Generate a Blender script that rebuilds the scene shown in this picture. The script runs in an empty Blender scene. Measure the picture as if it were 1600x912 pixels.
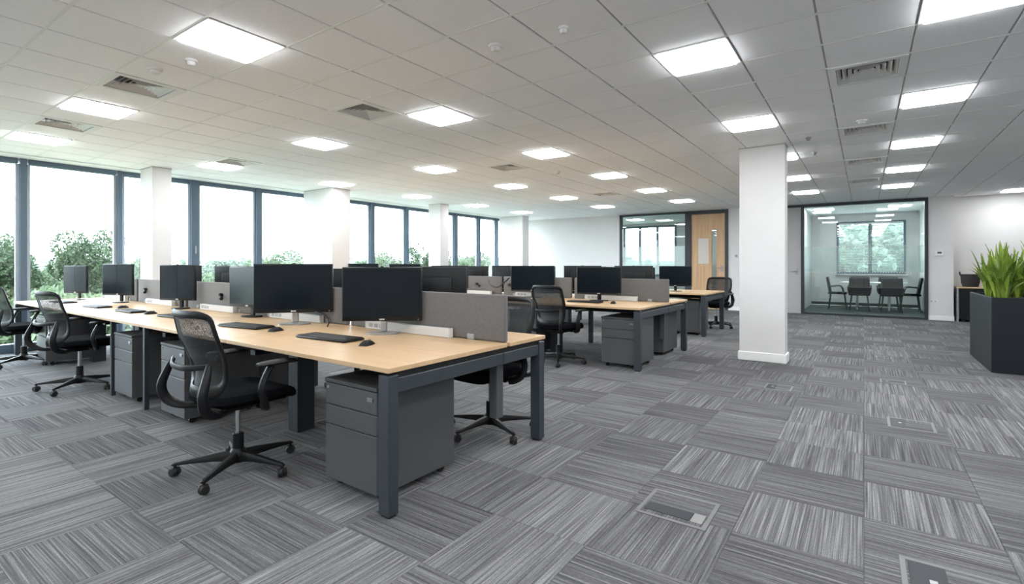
import bpy, bmesh, math, random
from mathutils import Vector, Matrix
random.seed(7)
sc = bpy.context.scene
C = sc.collection
PI = math.pi
R = math.radians

# ------------------------------------------------------------------ camera, world, exposure
YAW = R(34.84)
cam_d = bpy.data.cameras.new('camera'); cam = bpy.data.objects.new('camera', cam_d); C.objects.link(cam)
cam.location = (0, 0, 1.23); cam.rotation_euler = (PI/2, 0, YAW)
cam_d.sensor_width = 36; cam_d.lens = 36*790/1600; cam_d.shift_y = -43/1600; cam_d.clip_start = .05; cam_d.clip_end = 3000
sc.camera = cam
world = bpy.data.worlds.new('overcast'); sc.world = world; world.use_nodes = True
wb = world.node_tree.nodes['Background']; wb.inputs[0].default_value = (.80, .91, 1, 1); wb.inputs[1].default_value = 10.5
LIGHT_L = 20.0
vs = sc.view_settings; vs.view_transform = 'Standard'; vs.look = 'None'; vs.gamma = 1; vs.use_curve_mapping = False; vs.exposure = 0.64
sc.cycles.max_bounces = 8; sc.cycles.diffuse_bounces = 5; sc.cycles.transparent_max_bounces = 16
sc.cycles.caustics_reflective = False; sc.cycles.caustics_refractive = False

# ------------------------------------------------------------------ materials
MATS = {}
def new_mat(name):
    m = bpy.data.materials.new(name); m.use_nodes = True; MATS[name] = m
    nt = m.node_tree; return m, nt, nt.nodes['Principled BSDF'], nt.links
def mat(name, col, rough=.5, metal=0, spec=.5, noise=0, nscale=20, bump=0, coat=0):
    m, nt, b, L = new_mat(name)
    b.inputs['Base Color'].default_value = (*col, 1); b.inputs['Roughness'].default_value = rough
    b.inputs['Metallic'].default_value = metal; b.inputs['Specular IOR Level'].default_value = spec
    b.inputs['Coat Weight'].default_value = coat
    if noise or bump:
        tc = nt.nodes.new('ShaderNodeTexCoord'); nz = nt.nodes.new('ShaderNodeTexNoise'); nz.inputs['Scale'].default_value = nscale
        nz.inputs['Detail'].default_value = 4
        L.new(tc.outputs['Object'], nz.inputs['Vector'])
        if noise:
            rp = nt.nodes.new('ShaderNodeValToRGB')
            rp.color_ramp.elements[0].position = .3; rp.color_ramp.elements[1].position = .7
            rp.color_ramp.elements[0].color = (*[c*(1-noise) for c in col], 1); rp.color_ramp.elements[1].color = (*[min(1, c*(1+noise)) for c in col], 1)
            L.new(nz.outputs['Fac'], rp.inputs[0]); L.new(rp.outputs[0], b.inputs['Base Color'])
        if bump:
            bp = nt.nodes.new('ShaderNodeBump'); bp.inputs['Strength'].default_value = bump; bp.inputs['Distance'].default_value = .002
            L.new(nz.outputs['Fac'], bp.inputs['Height']); L.new(bp.outputs[0], b.inputs['Normal'])
    return m
def math_node(nt, op, a, b=None):
    n = nt.nodes.new('ShaderNodeMath'); n.operation = op
    for i, v in enumerate((a, b)):
        if v is None: continue
        if isinstance(v, (int, float)): n.inputs[i].default_value = v
        else: nt.links.new(v, n.inputs[i])
    return n.outputs[0]
def glass(name, tint, refl=1.0, film=0.0, filmcol=(.9, .95, .95)):
    m, nt, b, L = new_mat(name); nt.nodes.remove(b)
    out = nt.nodes['Material Output']
    tr = nt.nodes.new('ShaderNodeBsdfTransparent'); tr.inputs[0].default_value = (*tint, 1)
    gl = nt.nodes.new('ShaderNodeBsdfGlossy'); gl.inputs['Roughness'].default_value = .01
    lw = nt.nodes.new('ShaderNodeLayerWeight'); lw.inputs[0].default_value = .5
    p = math_node(nt, 'POWER', lw.outputs['Facing'], 5.0)
    f = math_node(nt, 'MULTIPLY', math_node(nt, 'ADD', math_node(nt, 'MULTIPLY', p, .95), .05), refl)
    mx = nt.nodes.new('ShaderNodeMixShader'); L.new(f, mx.inputs[0]); L.new(tr.outputs[0], mx.inputs[1]); L.new(gl.outputs[0], mx.inputs[2])
    res = mx.outputs[0]
    if film:
        df = nt.nodes.new('ShaderNodeBsdfDiffuse'); df.inputs[0].default_value = (*filmcol, 1)
        tl = nt.nodes.new('ShaderNodeBsdfTranslucent'); tl.inputs[0].default_value = (*filmcol, 1)
        m1 = nt.nodes.new('ShaderNodeMixShader'); m1.inputs[0].default_value = .5; L.new(df.outputs[0], m1.inputs[1]); L.new(tl.outputs[0], m1.inputs[2])
        m2 = nt.nodes.new('ShaderNodeMixShader'); m2.inputs[0].default_value = film; L.new(res, m2.inputs[1]); L.new(m1.outputs[0], m2.inputs[2]); res = m2.outputs[0]
    L.new(res, out.inputs[0]); return m
def emit(name, col, s):
    m, nt, b, L = new_mat(name)
    b.inputs['Base Color'].default_value = (.8, .8, .8, 1); b.inputs['Emission Color'].default_value = (*col, 1); b.inputs['Emission Strength'].default_value = s
    return m

WALL = mat('white_paint', (.70, .69, .685), .7, noise=.015, nscale=3)
TILEC = mat('ceiling_tile', (.915, .925, .95), .9, noise=.03, nscale=60, bump=.15)
BARW = mat('grid_white', (.82, .84, .83), .6)
BARD = mat('grid_grey', (.42, .42, .41), .7)
SLAB = mat('slab', (.2, .2, .2), .9)
SKIRT = mat('skirting_white', (.85, .85, .84), .5)
DARKSK = mat('skirting_dark', (.03, .035, .04), .6)
MULL = mat('mullion_paint', (.085, .125, .17), .45, spec=.5)
SASH_LIT = mat('sash_painted_skylight', (.34, .40, .46), .45)  # paler than the mullions: grazing sky light painted into the colour
FRAME = mat('black_frame', (.02, .026, .032), .45)
SLATE = mat('slate_metal', (.033, .041, .050), .42, noise=.05, nscale=6)
PEDM = mat('pedestal_metal', (.072, .074, .079), .45, noise=.04, nscale=5)
PEDT = mat('pedestal_top', (.05, .053, .058), .5)
BLACKP = mat('black_plastic', (.006, .0065, .0075), .45, spec=.28)
BLACKR = mat('black_rubber', (.006, .006, .007), .6)
FABRIC = mat('black_fabric', (.006, .0065, .008), .95, spec=.04, noise=.3, nscale=300, bump=.3)
CHROME = mat('chrome', (.62, .63, .64), .22, metal=1)
STEEL = mat('brushed_steel', (.36, .36, .365), .38, metal=1)
SILVER = mat('stand_silver', (.42, .43, .44), .32, metal=.8)
SCREEN = mat('screen_glass', (.005, .009, .0135), .2, spec=.22)
BEZEL = mat('bezel', (.008, .0095, .011), .4, spec=.3)
LOGO = mat('logo_print', (.6, .6, .6), .5)
WHITEP = mat('white_plastic', (.74, .74, .73), .45)
GREYP = mat('grey_plastic', (.28, .29, .30), .5)
LCD = mat('lcd', (.08, .1, .1), .3)
CABLE = mat('cable_black', (.01, .01, .011), .5)
PLANTER = mat('planter_metal', (.008, .011, .0155), .45, spec=.35, noise=.1, nscale=2)
SOIL = mat('soil', (.03, .02, .013), .95, noise=.4, nscale=60, bump=.8)
STEM = mat('stem', (.30, .36, .08), .6)
BASKET = mat('basket', (.035, .033, .032), .8, noise=.4, nscale=90, bump=.6)
DOORGREY = mat('door_grey', (.42, .41, .41), .5)
MEETF = mat('meeting_floor', (.07, .085, .09), .9, noise=.2, nscale=80)
TTOP = mat('meeting_top', (.7, .7, .68), .3)
EGLASS = glass('window_glass', (.97, .985, .985))
PGLASS = glass('partition_glass', (.86, .93, .915), 1.1)
FILM = glass('frost_film', (.92, .96, .95), 1.0, film=.07)
FILM2 = glass('frost_film_dense', (.92, .96, .95), 1.0, film=.5)
LAMP = emit('led_diffuser', (.965, .985, 1.0), LIGHT_L)
TRUNK = mat('bark', (.12, .09, .06), .9, noise=.3, nscale=8)
LAWN = mat('meadow', (.165, .182, .13), .95, noise=.25, nscale=.05)
FIELD = mat('stubble_field', (.17, .14, .10), .95, noise=.1, nscale=.05)

def leaf_mat(name, c0, c1, trans=.35):
    m, nt, b, L = new_mat(name)
    tc = nt.nodes.new('ShaderNodeTexCoord'); nz = nt.nodes.new('ShaderNodeTexNoise'); nz.inputs['Scale'].default_value = .9
    nz.inputs['Detail'].default_value = 3
    L.new(tc.outputs['Object'], nz.inputs['Vector'])
    rp = nt.nodes.new('ShaderNodeValToRGB'); rp.color_ramp.elements[0].position = .35; rp.color_ramp.elements[1].position = .65
    rp.color_ramp.elements[0].color = (*c0, 1); rp.color_ramp.elements[1].color = (*c1, 1)
    L.new(nz.outputs['Fac'], rp.inputs[0]); L.new(rp.outputs[0], b.inputs['Base Color']); b.inputs['Roughness'].default_value = .6
    tl = nt.nodes.new('ShaderNodeBsdfTranslucent'); L.new(rp.outputs[0], tl.inputs[0])
    mx = nt.nodes.new('ShaderNodeMixShader'); mx.inputs[0].default_value = trans
    L.new(b.outputs[0], mx.inputs[1]); L.new(tl.outputs[0], mx.inputs[2]); L.new(mx.outputs[0], nt.nodes['Material Output'].inputs[0])
    return m
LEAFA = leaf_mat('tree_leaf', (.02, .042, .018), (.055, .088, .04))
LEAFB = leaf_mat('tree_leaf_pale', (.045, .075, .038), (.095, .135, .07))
LEAFC = leaf_mat('tree_leaf_painted_haze', (.13, .165, .14), (.20, .24, .19))  # distance haze painted in as a paler leaf colour

def blade_mat():
    m, nt, b, L = new_mat('strap_leaf')
    tc = nt.nodes.new('ShaderNodeTexCoord'); sp = nt.nodes.new('ShaderNodeSeparateXYZ'); L.new(tc.outputs['Object'], sp.inputs[0])
    oi = nt.nodes.new('ShaderNodeObjectInfo')
    wv = nt.nodes.new('ShaderNodeTexNoise'); wv.inputs['Scale'].default_value = 14
    mp = nt.nodes.new('ShaderNodeMapping'); mp.inputs['Scale'].default_value = (7, 7, .35); L.new(tc.outputs['Object'], mp.inputs[0]); L.new(mp.outputs[0], wv.inputs['Vector'])
    f = math_node(nt, 'ADD', math_node(nt, 'MULTIPLY', wv.outputs['Fac'], .8), math_node(nt, 'MULTIPLY', oi.outputs['Random'], .35))
    rp = nt.nodes.new('ShaderNodeValToRGB'); rp.color_ramp.elements[0].position = .3; rp.color_ramp.elements[1].position = .85
    rp.color_ramp.elements[0].color = (.05, .13, .015, 1); rp.color_ramp.elements[1].color = (.36, .48, .06, 1)
    L.new(f, rp.inputs[0]); L.new(rp.outputs[0], b.inputs['Base Color']); b.inputs['Roughness'].default_value = .4
    tl = nt.nodes.new('ShaderNodeBsdfTranslucent'); L.new(rp.outputs[0], tl.inputs[0])
    mx = nt.nodes.new('ShaderNodeMixShader'); mx.inputs[0].default_value = .2
    L.new(b.outputs[0], mx.inputs[1]); L.new(tl.outputs[0], mx.inputs[2]); L.new(mx.outputs[0], nt.nodes['Material Output'].inputs[0])
    return m
BLADE = blade_mat()

TS = .5   # carpet tile size
def carpet_mat():
    m, nt, b, L = new_mat('striped_carpet')
    g = nt.nodes.new('ShaderNodeNewGeometry'); sp = nt.nodes.new('ShaderNodeSeparateXYZ'); L.new(g.outputs['Position'], sp.inputs[0])
    X, Y = sp.outputs[0], sp.outputs[1]
    ix = math_node(nt, 'FLOOR', math_node(nt, 'DIVIDE', X, TS)); iy = math_node(nt, 'FLOOR', math_node(nt, 'DIVIDE', Y, TS))
    cb = nt.nodes.new('ShaderNodeCombineXYZ'); L.new(ix, cb.inputs[0]); L.new(iy, cb.inputs[1])
    wn = nt.nodes.new('ShaderNodeTexWhiteNoise'); wn.noise_dimensions = '3D'; L.new(cb.outputs[0], wn.inputs['Vector'])
    rnd = wn.outputs['Value']
    par = math_node(nt, 'FLOORED_MODULO', math_node(nt, 'ADD', ix, iy), 2.0)
    flip = math_node(nt, 'GREATER_THAN', rnd, .86)
    par = math_node(nt, 'ABSOLUTE', math_node(nt, 'SUBTRACT', par, flip))
    mxu = nt.nodes.new('ShaderNodeMix'); mxu.data_type = 'FLOAT'; L.new(par, mxu.inputs[0]); L.new(X, mxu.inputs[2]); L.new(Y, mxu.inputs[3])
    mxv = nt.nodes.new('ShaderNodeMix'); mxv.data_type = 'FLOAT'; L.new(par, mxv.inputs[0]); L.new(Y, mxv.inputs[2]); L.new(X, mxv.inputs[3])
    U, V = mxu.outputs[0], mxv.outputs[0]
    def stripes(su, sv, off):
        c = nt.nodes.new('ShaderNodeCombineXYZ'); L.new(math_node(nt, 'MULTIPLY', U, su), c.inputs[0]); L.new(math_node(nt, 'MULTIPLY', V, sv), c.inputs[1])
        L.new(math_node(nt, 'ADD', math_node(nt, 'MULTIPLY', rnd, 57.0), off), c.inputs[2])
        n = nt.nodes.new('ShaderNodeTexNoise'); n.inputs['Scale'].default_value = 1; n.inputs['Detail'].default_value = 2; n.inputs['Roughness'].default_value = .6
        L.new(c.outputs[0], n.inputs['Vector']); return n.outputs['Fac']
    a = stripes(150, 1.6, 0); bb = stripes(52, 1.0, 11); cc = stripes(320, 60, 23)
    f = math_node(nt, 'ADD', math_node(nt, 'MULTIPLY', a, .62), math_node(nt, 'ADD', math_node(nt, 'MULTIPLY', bb, .28), math_node(nt, 'MULTIPLY', cc, .22)))
    f = math_node(nt, 'ADD', f, math_node(nt, 'MULTIPLY', math_node(nt, 'SUBTRACT', rnd, .5), .07))
    f = math_node(nt, 'SUBTRACT', f, math_node(nt, 'MULTIPLY', par, .035))
    rp = nt.nodes.new('ShaderNodeValToRGB')
    e = rp.color_ramp.elements; e[0].position = .40; e[0].color = (.058, .058, .062, 1); e[1].position = .74; e[1].color = (.30, .30, .302, 1)
    x = e.new(.56); x.color = (.131, .131, .135, 1)
    L.new(f, rp.inputs[0]); L.new(rp.outputs[0], b.inputs['Base Color']); b.inputs['Roughness'].default_value = .95; b.inputs['Specular IOR Level'].default_value = .15
    bp = nt.nodes.new('ShaderNodeBump'); bp.inputs['Strength'].default_value = .5; bp.inputs['Distance'].default_value = .004
    L.new(f, bp.inputs['Height']); L.new(bp.outputs[0], b.inputs['Normal'])
    return m
CARPET = carpet_mat()

def wood_mat(name, c0, c1, axis=0, rough=.38, sc_=1):
    m, nt, b, L = new_mat(name)
    tc = nt.nodes.new('ShaderNodeTexCoord'); mp = nt.nodes.new('ShaderNodeMapping')
    s_ = [22*sc_, 22*sc_, 22*sc_]; s_[axis] = 1.1*sc_; mp.inputs['Scale'].default_value = s_
    L.new(tc.outputs['Object'], mp.inputs[0]); nz = nt.nodes.new('ShaderNodeTexNoise'); nz.inputs['Scale'].default_value = 1; nz.inputs['Detail'].default_value = 5
    nz.inputs['Distortion'].default_value = .6
    L.new(mp.outputs[0], nz.inputs['Vector']); rp = nt.nodes.new('ShaderNodeValToRGB')
    rp.color_ramp.elements[0].position = .3; rp.color_ramp.elements[1].position = .7
    rp.color_ramp.elements[0].color = (*c0, 1); rp.color_ramp.elements[1].color = (*c1, 1)
    L.new(nz.outputs['Fac'], rp.inputs[0]); L.new(rp.outputs[0], b.inputs['Base Color']); b.inputs['Roughness'].default_value = rough
    return m
MAPLE = wood_mat('maple_top', (.55, .37, .205), (.63, .435, .255))
OAK = wood_mat('oak_door', (.48, .29, .15), (.62, .41, .24), axis=2, rough=.5)
RAILW = wood_mat('whitewashed_rail', (.50, .48, .46), (.64, .63, .61), rough=.6)

def fabric_mat(name, c):
    m, nt, b, L = new_mat(name)
    tc = nt.nodes.new('ShaderNodeTexCoord')
    n1 = nt.nodes.new('ShaderNodeTexNoise'); n1.inputs['Scale'].default_value = 260; n1.inputs['Detail'].default_value = 3; L.new(tc.outputs['Object'], n1.inputs['Vector'])
    rp = nt.nodes.new('ShaderNodeValToRGB'); rp.color_ramp.elements[0].position = .35; rp.color_ramp.elements[1].position = .68
    rp.color_ramp.elements[0].color = (*[v*.75 for v in c], 1); rp.color_ramp.elements[1].color = (*[v*1.2 for v in c], 1)
    L.new(n1.outputs['Fac'], rp.inputs[0]); L.new(rp.outputs[0], b.inputs['Base Color']); b.inputs['Roughness'].default_value = .95; b.inputs['Specular IOR Level'].default_value = .15
    b.inputs['Sheen Weight'].default_value = .3
    return m
DIVF = fabric_mat('divider_felt', (.145, .139, .137))

def netting(name, col, dens):
    m, nt, b, L = new_mat(name)
    b.inputs['Base Color'].default_value = (*col, 1); b.inputs['Roughness'].default_value = .7
    tc = nt.nodes.new('ShaderNodeTexCoord'); vo = nt.nodes.new('ShaderNodeTexVoronoi'); vo.inputs['Scale'].default_value = 380
    vo.feature = 'DISTANCE_TO_EDGE'; L.new(tc.outputs['Object'], vo.inputs['Vector'])
    hole = math_node(nt, 'GREATER_THAN', vo.outputs['Distance'], dens)
    tr = nt.nodes.new('ShaderNodeBsdfTransparent'); mx = nt.nodes.new('ShaderNodeMixShader')
    L.new(hole, mx.inputs[0]); L.new(b.outputs[0], mx.inputs[1]); L.new(tr.outputs[0], mx.inputs[2]); L.new(mx.outputs[0], nt.nodes['Material Output'].inputs[0])
    return m
NET = netting('chair_mesh', (.012, .013, .015), .25)
NETD = netting('chair_mesh_dense', (.02, .021, .023), .36)

# ------------------------------------------------------------------ mesh builder
class MB:
    def __init__(s): s.bm = bmesh.new()
    def box(s, cx, cy, cz, sx, sy, sz, rz=0, bev=0, seg=1, M=None):
        m = Matrix.Translation((cx, cy, cz)) @ Matrix.Rotation(rz, 4, 'Z') @ Matrix.Diagonal((sx, sy, sz, 1))
        if M is not None: m = M @ m
        r = bmesh.ops.create_cube(s.bm, size=1, matrix=m)
        if bev:
            ed = list({e for v in r['verts'] for e in v.link_edges})
            bmesh.ops.bevel(s.bm, geom=ed, offset=bev, segments=seg, profile=.5, affect='EDGES')
        return s
    def span(s, x0, x1, y0, y1, z0, z1, bev=0, seg=1): return s.box((x0+x1)/2, (y0+y1)/2, (z0+z1)/2, abs(x1-x0), abs(y1-y0), abs(z1-z0), 0, bev, seg)
    def cyl(s, p0, p1, r0, r1=None, seg=14, cap=True):
        p0, p1 = Vector(p0), Vector(p1); r1 = r0 if r1 is None else r1
        d = p1-p0; q = d.to_track_quat('Z', 'Y').to_matrix().to_4x4()
        bmesh.ops.create_cone(s.bm, cap_ends=cap, segments=seg, radius1=r0, radius2=r1, depth=d.length, matrix=Matrix.Translation((p0+p1)/2) @ q)
        return s
    def ball(s, c, r, u=14, v=9, scale=(1, 1, 1)):
        bmesh.ops.create_uvsphere(s.bm, u_segments=u, v_segments=v, radius=r, matrix=Matrix.Translation(c) @ Matrix.Diagonal((*scale, 1))); return s
    def rings(s, rings, closed=False, cap=True):
        vs_ = [[s.bm.verts.new(p) for p in r] for r in rings]; n = len(vs_[0])
        k = len(vs_) if closed else len(vs_)-1
        for i in range(k):
            a, b = vs_[i], vs_[(i+1) % len(vs_)]
            for j in range(n): s.bm.faces.new((a[j], a[(j+1) % n], b[(j+1) % n], b[j]))
        if cap and not closed: s.bm.faces.new(list(reversed(vs_[0]))); s.bm.faces.new(vs_[-1])
        return s
    def tube(s, pts, ra, rb=None, seg=10, closed=False, up=(0, 0, 1), sub=4):
        # ra: radius (number or per-point) across, rb along the second axis; Catmull-Rom smoothed
        P = [Vector(p) for p in pts]; n = len(P)
        RA = list(ra) if hasattr(ra, '__len__') else [ra]*n
        RB = RA if rb is None else (list(rb) if hasattr(rb, '__len__') else [rb]*n)
        S, A, B = [], [], []
        cnt = n if closed else n-1
        for i in range(cnt):
            g = lambda k: P[k % n] if closed else P[max(0, min(n-1, k))]
            p0, p1, p2, p3 = g(i-1), g(i), g(i+1), g(i+2)
            for j in range(sub):
                t = j/sub
                S.append(.5*((2*p1)+(p2-p0)*t+(2*p0-5*p1+4*p2-p3)*t*t+(3*p1-p0-3*p2+p3)*t**3))
                i2 = (i+1) % n
                A.append(RA[i]*(1-t)+RA[i2]*t); B.append(RB[i]*(1-t)+RB[i2]*t)
        if not closed: S.append(P[-1]); A.append(RA[-1]); B.append(RB[-1])
        m = len(S); out = []
        for i in range(m):
            t = (S[(i+1) % m]-S[i-1]) if closed else (S[min(m-1, i+1)]-S[max(0, i-1)])
            t.normalize(); u = Vector(up); sx = t.cross(u)
            if sx.length < 1e-3: sx = t.cross(Vector((1, 0, 0)))
            sx.normalize(); sy = sx.cross(t).normalized()
            out.append([S[i]+sx*A[i]*math.cos(2*PI*j/seg)+sy*B[i]*math.sin(2*PI*j/seg) for j in range(seg)])
        return s.rings(out, closed)
    def lathe(s, prof, seg=20, c=(0, 0, 0)):
        return s.rings([[Vector(c)+Vector((r*math.cos(2*PI*j/seg), r*math.sin(2*PI*j/seg), z)) for j in range(seg)] for r, z in prof])
    def prism(s, poly, z0, z1, M=None):
        lo = [Vector((x, y, z0)) for x, y in poly]; hi = [Vector((x, y, z1)) for x, y in poly]
        if M is not None: lo = [M @ p for p in lo]; hi = [M @ p for p in hi]
        return s.rings([lo, hi])
    def grid(s, f, nu, nv, thick=None):
        g = [[s.bm.verts.new(f(i/nu, j/nv)) for j in range(nv+1)] for i in range(nu+1)]
        for i in range(nu):
            for j in range(nv): s.bm.faces.new((g[i][j], g[i+1][j], g[i+1][j+1], g[i][j+1]))
        return s
    def mesh(s, name, m, smooth=35):
        bmesh.ops.recalc_face_normals(s.bm, faces=s.bm.faces)
        me = bpy.data.meshes.new(name); s.bm.to_mesh(me); s.bm.free()
        if m is not None: me.materials.append(m)
        if smooth:
            me.polygons.foreach_set('use_smooth', [True]*len(me.polygons)); me.set_sharp_from_angle(angle=R(smooth))
        return me
    def build(s, name, m, parent=None, loc=None, rz=0, smooth=35):
        return put(name, s.mesh(name, m, smooth), parent, loc, rz)
def put(name, me, parent=None, loc=None, rz=0):
    o = bpy.data.objects.new(name, me); C.objects.link(o)
    if parent is not None: o.parent = parent
    if loc is not None: o.location = loc
    if rz: o.rotation_euler = (0, 0, rz)
    return o
def empty(name, loc=(0, 0, 0), rz=0):
    o = bpy.data.objects.new(name, None); C.objects.link(o); o.location = loc; o.rotation_euler = (0, 0, rz); o.empty_display_size = .1
    return o
def tag(o, label, cat, group=None):
    o['label'] = label; o['category'] = cat
    if group: o['group'] = group
    return o
def struct(o, label=None):
    o['kind'] = 'structure'
    if label: o['label'] = label
    return o
def kids(o): return [c for c in bpy.data.objects if c.parent == o]
def copy_thing(root, kids_of, loc, rz, label, group=None, scale=None):
    r = root.copy(); C.objects.link(r); r.location = loc; r.rotation_euler = (0, 0, rz); r['label'] = label
    if group: r['group'] = group
    if scale: r.scale = scale
    for ch, subs in kids_of:
        c = ch.copy(); C.objects.link(c); c.parent = r
        for g in subs:
            d = g.copy(); C.objects.link(d); d.parent = c
    return r
def tree_of(root): return [(c, kids(c)) for c in kids(root)]
ORD = ['first', 'second', 'third', 'fourth', 'fifth', 'sixth', 'seventh', 'eighth', 'ninth']
cs, sn = math.cos(YAW), math.sin(YAW)
def pix(x, y, z):
    d = -x*sn+y*cs; l = x*cs+y*sn
    return (800+790*l/d, 413-790*(z-1.23)/d, d) if d > .05 else (-1e9, -1e9, -1)

# ------------------------------------------------------------------ room shell
XL, XR, YB, YR, ZC = -9.75, 5.5, 14.5, -3.2, 2.73
fl = struct(MB().span(XL-.3, XR+.2, YR-.2, YB+.4, -.12, -.006).build('floor', SLAB))
# carpet tiles
def tile_mesh(name, sx, sy):
    g = .0007; b = .0025
    lo = [(-sx/2+g, -sy/2+g), (sx/2-g, -sy/2+g), (sx/2-g, sy/2-g), (-sx/2+g, sy/2-g)]
    hi = [(x-b*(1 if x > 0 else -1), y-b*(1 if y > 0 else -1)) for x, y in lo]
    v = [(x, y, -.006) for x, y in lo]+[(x, y, -.0012) for x, y in lo]+[(x, y, 0) for x, y in hi]
    f = []
    for k in (0, 4):
        for j in range(4): f.append((k+j, k+(j+1) % 4, k+4+(j+1) % 4, k+4+j))
    f.append((8, 9, 10, 11)); return v, f
tv, tf = tile_mesh('carpet_tile', TS, TS)
tme = bpy.data.meshes.new('carpet_tile'); tme.from_pydata(tv, [], tf); tme.materials.append(CARPET)
cells = []
for i in range(math.floor(XL/TS), math.ceil(XR/TS)):
    for j in range(math.floor(YR/TS), math.ceil((YB+.4)/TS)):
        cx, cy = (i+.5)*TS, (j+.5)*TS
        px, py, d = pix(cx, cy, 0)
        vis = d > .8 and -120 < px < 1720 and py < 1080
        cells.append((0 if vis else 1, d if vis else 99, cx, cy))
cells.sort()
for k, (a, d, cx, cy) in enumerate(cells[:300]): put('carpet_tile', tme, fl, (cx, cy, 0))
v_, f_ = [], []
for a, d, cx, cy in cells[300:]:
    n = len(v_); v_ += [(x+cx, y+cy, z) for x, y, z in tv]; f_ += [tuple(q+n for q in f) for f in tf]
me = bpy.data.meshes.new('far_carpet'); me.from_pydata(v_, [], f_); me.materials.append(CARPET)
o = put('far_carpet', me, fl); o['kind'] = 'stuff'

# ceiling
ce = struct(MB().span(XL-.3, XR+.2, YR-.2, YB+.4, 2.86, 2.95).build('ceiling', SLAB))
MX, MY, GX, GY = .505, .5175, .27, 1.46
gx = [GX+MX*k for k in range(-40, 40) if XL < GX+MX*k < XR]; gy = [GY+MY*k for k in range(-40, 40) if YR < GY+MY*k < YB+.35]
ex = [XL]+gx+[XR]; ey = [YR]+gy+[YB+.35]
LIGHT_X = {2.29: 'far right', .27: 'vent side', -1.245: 'white pillar', -3.77: 'middle', -5.79: 'inner window side', -7.81: 'outermost window side'}
lights = []
for lx in LIGHT_X:
    rows = [-2.68, -.61, 1.46, 3.53, 5.6, 7.67, 9.74, 11.81]+([13.88] if lx == 2.29 else [])
    if lx == 2.29: rows.remove(9.74); rows.remove(11.81)
    lights += [(lx-(.505 if lx == -7.81 or (lx == -5.79 and y == 1.46) else 0), y) for y in rows]
vents = [(-.235, 4.565), (-.235, 6.635), (-.235, 8.705), (-.235, 10.775), (-5.285, 1.46), (-4.275, 3.0125), (-7.81, 3.53), (-4.78, 6.1175), (-7.305, 1.46), (-4.78, 9.7400)]
taken = [(x, y) for x, y in lights+vents]
tiles = []
for i in range(len(ex)-1):
    for j in range(len(ey)-1):
        if any(abs(ex[i]-x) < .02 and abs(ey[j]-y) < .02 for x, y in taken): continue
        sx, sy = ex[i+1]-ex[i], ey[j+1]-ey[j]
        if sx < .02 or sy < .02: continue
        cx, cy = (ex[i]+ex[i+1])/2, (ey[j]+ey[j+1])/2
        px, py, d = pix(cx, cy, ZC)
        vis = d > .8 and -120 < px < 1720 and py > -140
        tiles.append((0 if vis else 1, d if vis else 99, cx, cy, sx, sy))
tiles.sort(); tm = {}
def ctile(sx, sy):
    g = .0055; b = .004
    lo = [(-sx/2+g, -sy/2+g), (sx/2-g, -sy/2+g), (sx/2-g, sy/2-g), (-sx/2+g, sy/2-g)]
    hi = [(x-b*(1 if x > 0 else -1), y-b*(1 if y > 0 else -1)) for x, y in lo]
    v = [(x, y, .016) for x, y in lo]+[(x, y, .004) for x, y in lo]+[(x, y, 0) for x, y in hi]
    f = []
    for k in (0, 4):
        for j in range(4): f.append((k+4+j, k+4+(j+1) % 4, k+(j+1) % 4, k+j))
    f.append((11, 10, 9, 8)); return v, f
for a, d, cx, cy, sx, sy in tiles[:300]:
    k = (round(sx, 3), round(sy, 3))
    if k not in tm:
        v, f = ctile(sx, sy); q = bpy.data.meshes.new('ceiling_tile'); q.from_pydata(v, [], f); q.materials.append(TILEC); tm[k] = q
    put('ceiling_tile', tm[k], ce, (cx, cy, ZC))
v_, f_ = [], []
for a, d, cx, cy, sx, sy in tiles[300:]:
    v, f = ctile(sx, sy); n = len(v_); v_ += [(x+cx, y+cy, z+ZC) for x, y, z in v]; f_ += [tuple(q+n for q in t) for t in f]
me = bpy.data.meshes.new('far_ceiling_panel'); me.from_pydata(v_, [], f_); me.materials.append(TILEC)
o = put('far_ceiling_panel', me, ce); o['kind'] = 'stuff'
for x in gx: MB().span(x-.012, x+.012, YR, YB+.35, ZC+.008, ZC+.03).build('ceiling_runner', BARD, ce)
for y in gy: MB().span(XL, XR, y-.009, y+.009, ZC-.0015, ZC+.02).build('cross_runner', BARW, ce)

# walls
wb_ = MB()
wb_.span(XL-.3, -6.10, YB, YB+.14, 0, 2.86)
wb_.span(-3.0, -2.12, YB, YB+.14, 0, 2.86)
wb_.span(1.17, 1.60, YB, YB+.5, 0, 2.86)
wb_.span(-6.10, -3.0, YB, YB+.14, 2.70, 2.86).span(-2.12, 1.17, YB, YB+.14, 2.70, 2.86)
wall_back = struct(wb_.build('wall_back', WALL))
struct(MB().span(1.6, XR+.1, YB+.4, YB+.55, 0, 2.86).build('wall_recess', WALL))
struct(MB().span(XR, XR+.14, YR, YB+.5, 0, 2.86).build('wall_right', WALL))
struct(MB().span(XL-.3, XR+.14, YR-.14, YR, 0, 2.86).build('wall_front', WALL))
bb = MB()
for a, b in ((XL, -6.1), (-3.0, -2.12), (1.17, 1.612)): bb.span(a, b, YB-.014, YB+.01, 0, .10, .004)
bb.span(1.6, XR, YB+.385, YB+.41, 0, .1, .004)
struct(bb.build('baseboard_back', SKIRT))
struct(MB().span(XR-.014, XR+.01, YR, YB+.4, 0, .1, .004).build('baseboard_right', SKIRT))
struct(MB().span(XL, XR, YR-.01, YR+.014, 0, .1, .004).build('baseboard_front', SKIRT))

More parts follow.
